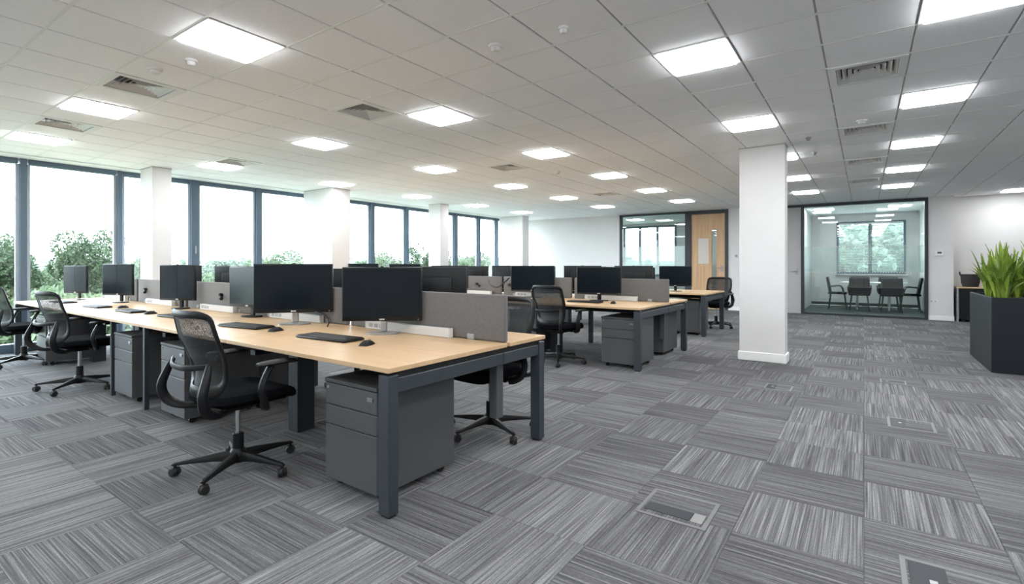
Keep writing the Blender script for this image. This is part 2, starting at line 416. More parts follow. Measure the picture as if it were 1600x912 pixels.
def column(name, x0, x1, y0, y1, skirt=True):
    o = struct(MB().span(x0, x1, y0, y1, 0, 2.84, .004).build(name, WALL))
    if skirt: MB().span(x0-.018, x1+.018, y0-.018, y1+.018, 0, .115, .008).build('skirting', SKIRT, o)
    MB().span(x0-.006, x1+.006, y0-.006, y1+.006, ZC-.012, ZC+.004).build('ceiling_trim', BARD, o)
    return o
column('column', -1.325, -.80, 7.06, 7.30)
column('column', -9.38, -8.92, 3.20, 3.46)
column('column', -9.45, -8.50, 6.08, 6.50)
column('column', -8.95, -8.55, 9.2, 9.5)
column('column', -9.5, -8.62, 12.95, 13.3)

# window wall: one window per bay between mullions
mul = [(-3.15, -3.05), (-2.1, -2.0), (-1.05, -.95), (0, .1), (.85, .95), (1.86, 1.97), (2.99, 3.09), (4.06, 4.22), (5.22, 5.36), (6.45, 6.58), (8.0, 8.16), (9.13, 9.28), (11.03, 11.2), (12.12, 12.27), (13.05, 13.2), (14.4, 14.5)]
for k in range(len(mul)-1):
    w = struct(empty('window_%d' % (k+1), (XL, mul[k][0], 0)))
    y0 = mul[k][0]-w.location.y; y1 = mul[k][1]-w.location.y; y2 = mul[k+1][0]-w.location.y
    MB().span(-.10, .05, y0+.018, y1-.018, 0, 2.72, .004).build('mullion', MULL, w)
    MB().span(-.09, .03, y1, y2, 2.645, 2.72, .004).build('head_rail', MULL, w)
    MB().span(-.09, .03, y1, y2, 0, .12, .004).build('sill_rail', MULL, w)
    s_ = MB(); s_.span(-.05, .0, y1-.018, y1+.022, .12, 2.645).span(-.05, .0, y2-.022, y2+.018, .12, 2.645)
    s_.build('sash', SASH_LIT, w)
    MB().span(-.034, -.024, y1+.02, y2-.02, .11, 2.655).build('pane', EGLASS, w)
    if k in (7,): MB().span(.05, .075, (y0+y1)/2-.012, (y0+y1)/2+.012, 1.42, 1.56, .005).build('handle', GREYP, w)
struct(MB().span(XL-.3, XL+.02, YR, YB, 2.72, 2.86).build('trim_1', WALL))
struct(MB().span(XL-.3, XL-.1, YR, YB, -.1, .03).build('trim_2', WALL))
struct(MB().span(XL-.02, XL+.35, YR, YB, ZC-.012, ZC-.002).build('trim_3', BARW))

# ---------------- rooms behind the back partition
YK = 18.2
struct(MB().span(-8.9, 1.6, YB+.14, YK, -.1, -.004).build('floor_meeting', MEETF))
struct(MB().span(-8.9, 1.6, YB+.14, YK+.2, 2.74, 2.85).build('ceiling_meeting', TILEC))
kb = MB(); kb.span(-1.42, -.68, YK, YK+.16, 0, 2.74).span(.98, 1.6, YK, YK+.16, 0, 2.74).span(-.68, .98, YK, YK+.16, 0, .95).span(-.68, .98, YK, YK+.16, 2.5, 2.74)
kb.span(-8.9, -8.2, YK, YK+.16, 0, 2.74).span(-5.5, -1.42, YK, YK+.16, 0, 2.74).span(-8.2, -5.5, YK, YK+.16, 0, .8).span(-8.2, -5.5, YK, YK+.16, 2.65, 2.74)
struct(kb.build('wall_meeting_back', WALL))
struct(MB().span(-1.44, -1.34, YB+.14, YK, 0, 2.74).build('wall_meeting_left', WALL))
struct(MB().span(1.27, 1.6, YB+.5, YK, 0, 2.74).build('wall_meeting_right', WALL))
struct(MB().span(-9.0, -8.86, YB+.14, YK+.1, 0, 2.74).build('wall_office_left', WALL))
struct(MB().span(-1.34, 1.27, YK-.015, YK+.01, 0, .09).build('baseboard_meeting', DARKSK))
w = struct(empty('window_20', (.15, YK, 0)))
fr = MB(); fr.span(-.83, -.77, -.03, .08, .95, 2.5).span(.77, .83, -.03, .08, .95, 2.5).span(-.77, .77, -.03, .08, .95, 1.01).span(-.77, .77, -.03, .08, 2.44, 2.5)
fr.build('window_frame', MULL, w)
MB().span(-.045, .045, -.035, .07, 1.01, 2.44).build('mullion', MULL, w)
MB().span(-.88, .88, -.08, .02, .915, .95).build('sill', SKIRT, w)
MB().span(-.77, -.045, .02, .03, 1.01, 2.44).build('pane', EGLASS, w)
MB().span(.045, .77, .02, .03, 1.01, 2.44).build('pane', EGLASS, w)
w = struct(empty('window_21', (-6.85, YK, 0)))
fr = MB(); fr.span(-1.35, -1.28, -.03, .08, .8, 2.65).span(1.28, 1.35, -.03, .08, .8, 2.65).span(-1.28, 1.28, -.03, .08, .8, .86).span(-1.28, 1.28, -.03, .08, 2.58, 2.65)
fr.build('window_frame', MULL, w)
for xm in (-.62, 0, .66): MB().span(xm-.04, xm+.04, -.03, .08, .86, 2.58).build('mullion', MULL, w)
for a, b in ((-1.28, -.66), (-.58, -.04), (.04, .62), (.7, 1.28)): MB().span(a, b, .02, .03, .86, 2.58).build('pane', EGLASS, w)

# glazed partition with oak door
g1 = struct(empty('window_22', (-6.08, YB, 0)))
fr = MB(); fr.span(-.02, .05, -.02, .08, 0, 2.72).span(0, 2.0, -.02, .08, 2.66, 2.72).span(0, 2.0, -.02, .08, 0, .06).span(1.94, 2.02, -.02, .08, 0, 2.72)
fr.build('window_frame', FRAME, g1)
MB().span(.05, .975, .02, .032, .06, 2.66).build('pane', PGLASS, g1); MB().span(.981, 1.94, .02, .032, .06, 2.66).build('pane', PGLASS, g1)
MB().span(.06, .97, .012, .016, .95, 1.75).build('frosted_film', FILM2, g1); MB().span(.985, 1.93, .012, .016, .95, 1.75).build('frosted_film', FILM2, g1)
d1 = struct(empty('door_1', (-4.06, YB, 0)))
fr = MB(); fr.span(0, .09, -.025, .09, 0, 2.72).span(.98, 1.06, -.025, .09, 0, 2.72).span(.09, .98, -.025, .09, 2.62, 2.72)
fr.build('door_frame', FRAME, d1)
lf = MB(); lf.span(.095, .64, .0, .045, .01, 2.615).span(.76, .975, 0, .045, .01, 2.615).span(.64, .76, 0, .045, .01, .55).span(.64, .76, 0, .045, 2.2, 2.615)
lf = lf.build('door_leaf', OAK, d1)
MB().span(.64, .76, .018, .028, .55, 2.2).build('pane', PGLASS, d1)
hm = MB(); hm.span(.86, .93, -.012, 0, 1.04, 1.2, .003).cyl((.895, -.012, 1.14), (.895, -.06, 1.14), .01).cyl((.90, -.055, 1.14), (.80, -.055, 1.14), .01)
hm.build('door_handle', STEEL, d1)
MB().span(.28, .56, -.004, .001, 1.25, 1.95).build('window_reflection', mat('painted_reflection', (.6, .55, .5), .4), d1)  # pale panel painting a window's reflection onto the door leaf
d2 = struct(empty('door_2', (-2.12, YB, 0)))
fr = MB(); fr.span(0, .05, -.02, .09, 0, 2.72).span(.05, .93, -.02, .09, 2.66, 2.72)
fr.build('door_frame', FRAME, d2)
MB().span(.055, .83, .0, .045, .01, 2.655, .003).build('door_leaf', DOORGREY, d2)
MB().span(.70, .76, -.01, 0, .98, 1.14, .003).cyl((.73, -.01, 1.06), (.73, -.055, 1.06), .011).cyl((.735, -.05, 1.06), (.62, -.05, 1.06), .011).build('door_handle', STEEL, d2)
g2 = struct(empty('window_23', (-1.29, YB, 0)))
fr = MB(); fr.span(-.0, .07, -.03, .1, 0, 2.72).span(2.40, 2.46, -.03, .1, 0, 2.72).span(.07, 2.40, -.03, .1, 2.65, 2.72).span(.07, 2.40, -.03, .1, 0, .05)
fr.build('window_frame', FRAME, g2)
MB().span(.07, 1.29, .02, .032, .05, 2.65).build('pane', PGLASS, g2); MB().span(1.296, 2.40, .02, .032, .05, 2.65).build('pane', PGLASS, g2)
MB().span(.08, 1.28, .012, .016, 1.05, 1.66).build('frosted_film', FILM, g2); MB().span(1.30, 2.39, .012, .016, 1.05, 1.66).build('frosted_film', FILM, g2)
for zz in (1.05, 1.66):
    dots = MB()
    for k in range(46): dots.span(.1+k*.05, .12+k*.05, .008, .012, zz-.012, zz+.008)
    o = dots.build('film_dots', WHITEP, g2, smooth=0); o['kind'] = 'stuff'

# ------------------------------------------------------------------ ceiling lights, vents, detectors
lamp = empty('ceiling_light')
f = MB(); a, b = MX/2-.004, MY/2-.004
f.span(-a, a, -b, -b+.022, -.006, .02, .002).span(-a, a, b-.022, b, -.006, .02, .002).span(-a, -a+.022, -b+.022, b-.022, -.006, .02, .002).span(a-.022, a, -b+.022, b-.022, -.006, .02, .002)
f.build('frame', WHITEP, lamp)
MB().span(-a+.026, a-.026, -b+.026, b-.026, -.020, .012, .005).build('diffuser', LAMP, lamp, smooth=0)
tag(lamp, '', 'ceiling light', 'square ceiling light panels')
lt = tree_of(lamp); first = True
for lx in LIGHT_X:
    n = 0
    for lx_, y in [(p, q) for p, q in lights if p in (lx, lx-.505)]:
        loc = (lx_+MX/2, y+MY/2, ZC)
        px, py, d = pix(*loc)
        seen = d > 0 and -60 < px < 1660 and py > -30
        if seen: lab = 'bright square light panel, %s from the camera in the %s ceiling row' % (ORD[n], LIGHT_X[lx]); n += 1; gr = 'square ceiling light panels'
        else: lab = 'bright square light panel in ceiling outside the picture'; gr = 'ceiling light panels outside the picture'
        if first: lamp.location = loc; lamp['label'] = lab; lamp['group'] = gr; first = False
        else: copy_thing(lamp, lt, loc, 0, lab, gr)
for x, y, t in ((-.9, 16.2, 'meeting room left of its window'), (.75, 16.2, 'meeting room right of its window'), (-6.3, 16.3, 'glazed office behind the left partition'), (-3.4, 16.3, 'room behind the oak door')):
    copy_thing(lamp, lt, (x, y, 2.735), 0, 'added square light panel in ceiling of '+t, 'added ceiling lights beyond the glass')  # lamps added to give the rooms behind the partition their own light

vent = empty('ceiling_vent')
f = MB(); a = MX/2-.004; b = MY/2-.004; w_ = .05
f.span(-a, a, -b, -b+w_, -.006, .012, .002).span(-a, a, b-w_, b, -.006, .012, .002).span(-a, -a+w_, -b+w_, b-w_, -.006, .012, .002).span(a-w_, a, -b+w_, b-w_, -.006, .012, .002)
f.build('frame', BARW, vent)
MB().span(-a+.02, a-.02, -b+.02, b-.02, .075, .08).build('backing', BLACKR, vent)
for k in range(5):
    r0 = .195-k*.037; r1 = r0-.026; z0, z1 = .004+.001*k, .032+.001*k
    q = MB()
    for (s0, t0) in ((1, 0), (0, 1), (-1, 0), (0, -1)):
        nrm = Vector((s0, t0, 0)); tan = Vector((-t0, s0, 0))
        A = [nrm*r0+tan*r0, nrm*r0-tan*r0]; B = [nrm*r1+tan*r1, nrm*r1-tan*r1]
        z = Vector((0, 0, 1))
        vs4 = [q.bm.verts.new(p) for p in (A[0]+z*z0, A[1]+z*z0, B[1]+z*z1, B[0]+z*z1)]
        vs5 = [q.bm.verts.new(p) for p in (A[0]+z*(z0+.003), A[1]+z*(z0+.003), B[1]+z*(z1+.003), B[0]+z*(z1+.003))]
        q.bm.faces.new(vs4); q.bm.faces.new(vs5[::-1])
        q.bm.faces.new((vs4[0], vs4[1], vs5[1], vs5[0])); q.bm.faces.new((vs4[2], vs4[3], vs5[3], vs5[2]))
    q.build('louvre', WHITEP, vent, smooth=0)
MB().box(0, 0, .012, .03, .03, .004).build('louvre_cap', WHITEP, vent, smooth=0)
tag(vent, '', 'air vent', 'square ceiling air vents')
vt = tree_of(vent)
vl = ['square slatted ceiling vent nearest the camera, in aisle row of vents', 'second slatted ceiling vent in aisle row, left of second light', 'third slatted ceiling vent in aisle row, counting from camera', 'fourth and farthest slatted ceiling vent in aisle row',
      'square slatted ceiling vent beside the upper left light panel', 'square slatted ceiling vent above the middle of the near desks', 'small-looking ceiling vent near first window column', 'far ceiling vent above the second desk bench', 'leftmost ceiling vent above the window-side light panel', 'farthest ceiling vent above the third desk bench']
for k, (x, y) in enumerate(vents):
    loc = (x+MX/2, y+MY/2, ZC)
    if k == 0: vent.location = loc; vent['label'] = vl[0]
    else: copy_thing(vent, vt, loc, 0, vl[k])
def detector(x, y, r, label, mt=WHITEP):
    t = tag(empty('smoke_detector', (x, y, ZC)), label, 'detector')
    MB().lathe([(r, .002), (r, -.008), (r*.92, -.014)], 20).build('base', mt, t)
    MB().lathe([(r*.7, -.012), (r*.68, -.03), (r*.45, -.04), (.002, -.041)], 20).build('sensor_head', mt, t)
detector(-2.07, 2.78, .05, 'round white smoke detector on tile above near desk end')
detector(-4.46, 1.62, .05, 'round white smoke detector beside upper left ceiling vent')
detector(-4.05, 1.70, .04, 'small white detector in front of upper left light panel')
detector(-1.56, 2.81, .032, 'small flush ceiling sensor right of the white smoke detector')
detector(-.02, 6.40, .05, 'white smoke detector just before second aisle vent')
detector(-.54, 6.9, .03, 'small grey ceiling sensor right of the white pillar, nearer one', GREYP)
detector(-.54, 7.85, .03, 'small grey ceiling sensor right of the white pillar, farther one', GREYP)
detector(-4.07, 7.12, .06, 'flat round sensor on far ceiling above the second bench')
detector(-6.85, 1.75, .035, 'small round sensor above the leftmost light panel')

# ------------------------------------------------------------------ benches
ROT = R(-.9)
class Bench:
    def __init__(s, ox, oy): s.o = (ox, oy)
    def P(s, lx, ly, z=0): return (s.o[0]+lx*math.cos(ROT)-ly*math.sin(ROT), s.o[1]+lx*math.sin(ROT)+ly*math.cos(ROT), z)
    def L(s, x, y):
        dx, dy = x-s.o[0], y-s.o[1]; return (dx*math.cos(ROT)+dy*math.sin(ROT), -dx*math.sin(ROT)+dy*math.cos(ROT))
def make_bench(B, label, joints, fd, rd, legs_front, hang=True):
    t = tag(empty('bench_desk', (B.o[0], B.o[1], 0), ROT), label, 'desk', 'long bench desks')
    for k in range(len(joints)-1):
        a, b = joints[k], joints[k+1]; w = a-b-.004; cx = (a+b)/2
        for (y0, y1) in ((0, fd), (fd+.03, rd)):
            me = MB().box(0, 0, 0, w, y1-y0, .025, bev=.002).mesh('tabletop', MAPLE); put('tabletop', me, t, (cx, (y0+y1)/2, .7175))
    e = joints[-1]
    # end frames: two legs and a beam at each end
    for x in (-.04, e+.04):
        for y in (.035, rd-.045):
            l_ = MB().span(x-.038, x+.038, y-.032, y+.032, .012, .69, .003).build('leg', SLATE, t)
            MB().span(x-.026, x+.026, y-.022, y+.022, 0, .014).build('foot', BLACKR, l_)
        MB().span(x-.03, x+.03, .067, fd-.03, .60, .672, .003).build('end_beam', SLATE, t)
        MB().span(x-.03, x+.03, fd-.025, rd-.077, .60, .672, .003).build('end_beam', SLATE, t)
        MB().span(x-.02, x+.02, .04, rd-.05, .672, .705).build('top_spacer', BLACKR, t)
    for y in (.33, fd-.09, fd+.10):
        MB().span(e+.07, -.07, y-.02, y+.02, .635, .70).build('long_beam', BLACKP, t)
    for x in joints[1:-1]:
        MB().span(x-.03, x+.03, .18, rd-.12, .60, .635).build('cross_beam', BLACKP, t)
        MB().span(x-.03, x+.09, .46, .60, 0, .635, .003).build('leg', FRAME, t)
        MB().span(x-.03, x+.03, rd-.2, rd-.14, 0, .62, .003).build('leg', FRAME, t)
    for x in legs_front:
        MB().span(x-.018, x+.018, .03, .066, 0, .70, .003).build('slim_leg', SLATE, t)
    if hang:
        MB().span(-.13, -.07, fd-.02, fd+.05, .24, .62, .003).build('cable_riser', PEDM, t)
    # modesty tray under the middle
    MB().span(e+.1, -.16, fd-.06, fd+.06, .61, .70, .004).build('cable_tray', BLACKP, t)
    return t
B1 = Bench(-1.87, 1.65); B2 = Bench(-2.10, 5.58); B3 = Bench(-2.2, 8.9)
J1 = [0, -1.62, -3.13, -4.66, -6.19, -7.62]
J2 = [0, -1.45, -2.75, -4.0, -5.2, -6.3]
J3 = [0, -1.5, -3.0, -4.5]
make_bench(B1, 'long maple-topped bench desk on slate legs, nearest the camera', J1, .965, 1.42, [-3.13, -3.93])
make_bench(B2, 'second maple-topped bench desk, behind the nearest one', J2, 1.04, 1.80, [])
make_bench(B3, 'farthest maple-topped bench desk, before the oak door', J3, .68, 1.32, [], False)

def divider(B, x0, x1, ly, label, brackets=(), zt=1.035):
    w = x0-x1
    t = tag(empty('desk_divider', B.P((x0+x1)/2, ly, .732), ROT), label, 'desk divider', 'grey felt desk dividers')
    MB().box(0, 0, (zt-.732)/2, w, .036, zt-.732, bev=.010, seg=3).build('felt_panel', DIVF, t)
    for s_ in (-1, 1): MB().span(s_*w*.32-.03, s_*w*.32+.03, -.026, .026, -.0, .035, .003).build('clamp', GREYP, t)
    for bx in brackets:
        q = MB(); q.cyl((bx, -.018, .17), (bx, -.05, .17), .022).cyl((bx, -.05, .17), (bx+.07, -.06, .145), .012).ball((bx+.075, -.062, .14), .02)
        q.build('arm_bracket', BLACKP, t)
    return t
DV = .982
names1 = ['grey felt desk divider at the free end of near bench', 'grey felt divider behind the second monitor of near bench', 'grey felt divider behind the dark middle monitors of near bench', 'pale-lit felt divider behind fourth desk of near bench', 'felt divider of near bench closest to the windows']
br1 = [[], [], [.1], [.25, -.45], [.2, -.1]]
for k in range(5): divider(B1, J1[k]-.02, J1[k+1]+.03, DV, names1[k], br1[k])
names2 = ['grey felt divider at the free end of second bench', 'felt divider behind the wide monitor with chair on second bench', 'felt divider in the middle of second bench', 'felt divider in fourth place along second bench', 'felt divider of second bench closest to the windows']
for k in range(5): divider(B2, J2[k]-.02, J2[k+1]+.03, 1.055, names2[k], [[], [-.5], [.1], [], []][k])

def power_rail(B, x0, x1, ly, label):
    w = x0-x1
    t = tag(empty('power_rail', B.P((x0+x1)/2, ly, .7315), ROT), label, 'power rail', 'whitewashed power rails along the dividers')
    MB().span(-w/2, w/2, -.02, .02, 0, .062, .004).build('housing', RAILW, t)
    for k in range(3): MB().span(-w/2+.05+k*.06, -w/2+.09+k*.06, -.0225, -.019, .018, .046).build('socket', GREYP, t)
    MB().span(w/2, w/2+.005, -.021, .021, 0, .064).build('end_cap', WHITEP, t)
nm = ['first', 'second', 'third', 'fourth', 'fifth']
for k, (a, b) in enumerate(((-.46, -1.34), (-1.95, -2.75), (-3.45, -4.2), (-4.95, -5.75), (-6.5, -7.3))):
    power_rail(B1, a, b, DV-.05, 'whitewashed power rail on near bench, %s from the free end' % nm[k])
for k, (a, b) in enumerate(((-.44, -1.22), (-1.65, -2.45), (-2.95, -3.75), (-4.2, -5.0))):
    power_rail(B2, a, b, 1.0, 'whitewashed power rail on second bench, %s from the free end' % nm[k])

# ------------------------------------------------------------------ monitors
MW, MH = .58, .385
def make_monitor(split=False, silver=False, z0=.095):
    t = empty('monitor')
    zc = z0+MH/2
    MB().box(0, .012, zc, MW, .03, MH, bev=.006, seg=2).build('bezel', BEZEL, t)
    back = MB(); back.box(0, .038, zc, MW*.62, .03, MH*.6, bev=.012, seg=2).build('rear_housing', BEZEL, t)
    if split:
        for s_ in (-1, 1): MB().span(s_*.003, s_*(MW/2-.011), -.0055, -.002, z0+.022, z0+MH-.011).build('screen', SCREEN, t)
    else: MB().span(-MW/2+.011, MW/2-.011, -.0055, -.002, z0+.027, z0+MH-.011).build('screen', SCREEN, t)
    MB().span(-.02, .018, -.0045, -.002, z0+.008, z0+.018).build('badge', LOGO, t)
    MB().span(MW/2-.03, MW/2-.022, -.0045, -.002, z0+.008, z0+.016).build('power_button', GREYP, t)
    MB().box(0, .06, z0*.5+.08, .05, .025, z0+.13, bev=.005).build('stand_neck', SILVER if silver else BLACKP, t)
    pts = [(.125*math.cos(a)*(1 if math.sin(a) < 0 else .9), .05+.085*math.sin(a)) for a in [2*PI*k/28 for k in range(28)]]
    q = MB(); q.prism(pts, 0.0006, .010); q.build('stand_base', SILVER if silver else BLACKP, t)
    MB().span(-.012, .012, .045, .055, zc-.1, zc-.06).build('rear_port', GREYP, t)
    MB().span(-.012, .012, 0.0, .012, z0+MH-.001, z0+MH+.005, .001).build('webcam', BEZEL, t)
    return t
mono = {k: make_monitor(k[0], k[1]) for k in ((False, True), (True, False), (False, False))}
mtree = {k: tree_of(v) for k, v in mono.items()}; mused = set()
def monitor(x, y, rot, label, kind=(False, False), sx=1, sz=1, z=.7312, group='black office monitors'):
    t = mono[kind]; loc = (x, y, z); rz = R(rot)
    if kind in mused: t = copy_thing(t, mtree[kind], loc, rz, label, group)
    else: t.location = loc; t.rotation_euler = (0, 0, rz); tag(t, label, 'monitor', group); mused.add(kind)
    t['category'] = 'monitor'; t.scale = (sx, 1, sz); return t
A, S, D = (False, False), (False, True), (True, False)
monitor(-2.82, 2.43, 38, 'black monitor with pale stand base, nearest the camera on near bench', S, .97, 1.0)
monitor(-3.87, 2.40, 47, 'largest-looking black monitor above the chair, second on near bench', S, 1.06, 1.05)
monitor(-4.8, 2.5, 6, 'black monitor half hidden behind the second monitor of near bench', A, .95, 1.0)
monitor(-6.3, 2.50, 22, 'black split-screen monitor in the middle of near bench', D, .82, 1.03)
monitor(-7.95, 2.46, 26, 'split-screen monitor second from the windows on near bench', D, .78, 1.05)
monitor(-9.12, 2.33, 24, 'split-screen monitor closest to the windows on near bench', D, .68, 1.0)
# rear row of the near bench, backs towards the camera
monitor(-2.80, 2.90, 212, 'black monitor seen from behind above the near felt divider', A, 1.0, 1.0)
monitor(-4.3, 2.92, 200, 'monitor on the hidden side of near bench, behind largest monitor', A, 1, .96)
monitor(-5.85, 2.95, 205, 'monitor seen from behind beside the half hidden monitor', A, 1, 1.0)
monitor(-7.35, 2.98, 205, 'monitor seen from behind left of the middle split-screen monitor', A, 1, 1.02)
# second bench
monitor(-2.97, 6.34, 17, 'black monitor nearest the free end of second bench', A, 1.04, .97)
monitor(-4.12, 6.46, 20, 'wide black monitor above the empty chair at second bench', A, 1.16, 1.0)
monitor(-5.85, 6.52, 25, 'black monitor behind the near felt divider, on second bench', A, 1.12, 1.0)
monitor(-6.98, 6.55, 25, 'black monitor fourth from the free end of second bench', A, 1.05, 1.06)
monitor(-8.2, 6.58, 25, 'black monitor of second bench closest to the windows', A, 1.1, 1.08)
monitor(-3.55, 7.0, 195, 'monitor seen from behind between the two right monitors of second bench', A, 1, 1.0)
monitor(-2.75, 7.05, 195, 'monitor hidden behind the end monitor of second bench', A, .95, 1.0)
monitor(-4.95, 7.0, 195, 'monitor seen from behind left of wide monitor on second bench', A, 1, 1.0)
monitor(-5.75, 7.1, 195, 'small-looking monitor behind second bench, left of the loose cable', A, .9, .98)
# third bench
monitor(-2.88, 9.45, 12, 'black monitor in front of the glazed partition, on third bench', A, 1, .98)
monitor(-3.62, 9.6, 14, 'black monitor second on third bench, left of its end monitor', A, 1, .92)
monitor(-4.6, 9.5, 14, 'black monitor third on the farthest bench', A, 1, .95)
monitor(-5.8, 9.5, 16, 'black monitor of farthest bench closest to the windows', A, 1, .95)

# ------------------------------------------------------------------ keyboards, mice, mats
kbd = empty('keyboard')
MB().box(0, 0, .009, .44, .15, .014, bev=.005, seg=2).build('case', BLACKP, kbd)
q = MB()
for r_ in range(5):
    for k in range(19):
        if r_ == 0 and 4 <= k <= 8: continue
        q.box(-.205+k*.0228, -.055+r_*.0275, .0175, .019, .022, .006)
    if r_ == 0: q.box(-.205+6*.0228, -.055, .0175, .11, .022, .006)
o = q.build('keys', mat('key_black', (.012, .012, .013), .55), kbd, smooth=0); o['kind'] = 'stuff'
kt = tree_of(kbd); kfirst = True
def keyboard(x, y, rot, label, s_=1):
    global kfirst
    if kfirst: kbd.location = (x, y, .7308); kbd.rotation_euler = (0, 0, R(rot)); tag(kbd, label, 'keyboard', 'black keyboards'); kfirst = False; t = kbd
    else: t = copy_thing(kbd, kt, (x, y, .7308), R(rot), label)
    t.scale = (s_, s_, 1)
keyboard(-2.95, 2.09, 3, 'black keyboard before the nearest monitor of near bench', 1.12)
keyboard(-4.05, 2.10, 6, 'black keyboard behind the foreground chair on near bench', 1.12)
keyboard(-5.35, 2.12, 4, 'dark keyboard left of the foreground chair back', 1.0)
keyboard(-6.35, 2.08, 0, 'dark keyboard before the middle split-screen monitor', 1.0)
keyboard(-7.35, 2.08, 2, 'dark keyboard on near bench right of the second chair', 1.0)
keyboard(-8.6, 2.08, 4, 'dark keyboard closest to the windows on near bench', 1.0)
keyboard(-3.02, 6.02, 0, 'black keyboard before the end monitor of second bench', 1.05)
keyboard(-5.15, 6.05, 0, 'black keyboard left of the chair at second bench', 1.05)
mouse_m = MB()
mouse_m.grid(lambda u, v: Vector(((u-.5)*.062*(1-.25*abs(v-.5)), (v-.5)*.11, .0005+.034*(max(0, 1-(2*u-1)**2)**.5)*(max(0, 1-((2*v-1)**2))**.4)*(1-.15*v))), 12, 14)
mme = mouse_m.mesh('body', BLACKP, 80)
def mouse(x, y, rot, label):
    t = tag(empty('computer_mouse', (x, y, .731), R(rot)), label, 'mouse', 'black mice')
    put('body', mme, t); MB().box(0, .03, .0285, .007, .018, .008, bev=.002).build('scroll_wheel', GREYP, t)
mouse(-2.53, 2.06, 20, 'black mouse beside the nearest keyboard on near bench')
mouse(-3.62, 2.10, 15, 'black mouse at right end of the keyboard behind foreground chair')
mouse(-2.62, 6.02, 10, 'black mouse beside the keyboard on second bench end')
mouse(-5.9, 2.1, 15, 'black mouse left of foreground chair on near bench')
mouse(-6.95, 2.2, 10, 'black mouse between the far keyboards of near bench')

def cable(pts, label, r=.004):
    tag(MB().tube(pts, r, seg=6, sub=6).build('cable', CABLE), label, 'cable')
cable([(-3.78, 2.52, .84), (-3.64, 2.53, .82), (-3.54, 2.5, .77), (-3.5, 2.46, .738)], 'black cable hanging behind the second monitor of near bench', .006)
cable([(-4.62, 6.56, 1.02), (-4.68, 6.5, .94), (-4.78, 6.47, .87), (-4.92, 6.48, .9), (-5.02, 6.54, .98)], 'black cable loop hanging from a divider on second bench', .012)

# ------------------------------------------------------------------ pedestals
def make_pedestal(w=.44, dp=.58, h=.60):
    t = empty('drawer_pedestal')
    MB().span(-w/2, w/2, .016, dp, .045, h-.02, .003).build('body', PEDM, t)
    MB().span(-w/2-.002, w/2+.002, -.004, dp+.002, h-.02, h, .002).build('top', PEDT, t)
    for k, (z0, z1) in enumerate(((.46, .574), (.352, .455), (.05, .347))):
        d = MB().span(-w/2+.002, w/2-.002, 0, .0158, z0, z1, .003).build('drawer', PEDM, t)
        if k == 0:
            MB().span(w/2-.075, w/2-.03, -.006, .0005, z0+.062, z0+.084, .002).build('lock_plate', STEEL, d)
            MB().cyl((-w/2+.03, .001, z1-.02), (-w/2+.03, -.005, z1-.02), .008).build('lock', GREYP, d)
    for sx in (-1, 1):
        for y in (.07, dp-.07): MB().cyl((sx*(w/2-.05)-.012, y, .0225), (sx*(w/2-.05)+.012, y, .0225), .0222, seg=14).span(sx*(w/2-.05)-.015, sx*(w/2-.05)+.015, y-.012, y+.012, .03, .046).build('castor', BLACKR, t)
    return t
ped = make_pedestal(); pt = tree_of(ped); pfirst = True
def pedestal(x, y, label, rot=0, s_=(1, 1, 1)):
    global pfirst
    rz = ROT+R(rot)
    if pfirst: ped.location = (x, y, 0); ped.rotation_euler = (0, 0, rz); tag(ped, label, 'drawer unit', 'grey drawer pedestals'); pfirst = False; t = ped
    else: t = copy_thing(ped, pt, (x, y, 0), rz, label)
    t.scale = s_
pedestal(-2.25, 1.72, 'grey three-drawer pedestal under the free end of near bench')
pedestal(-4.47, 1.74, 'grey three-drawer pedestal left of the foreground chair')
pedestal(-5.52, 1.75, 'grey three-drawer pedestal between second chair and slim black leg')
pedestal(-8.33, 1.80, 'grey pedestal closest to the windows, between two chairs')
pedestal(-2.40, 5.66, 'grey three-drawer pedestal under the free end of second bench')
pedestal(-2.42, 7.32, 'grey pedestal on the hidden side of second bench end', 180)
pedestal(-3.83, 6.35, 'grey pedestal in shade right of the second bench chair', 180)
pedestal(-2.55, 9.62, 'low grey pedestal under the farthest bench end', 180)
pedestal(-4.6, 2.98, 'grey pedestal on hidden side of near bench', 180)

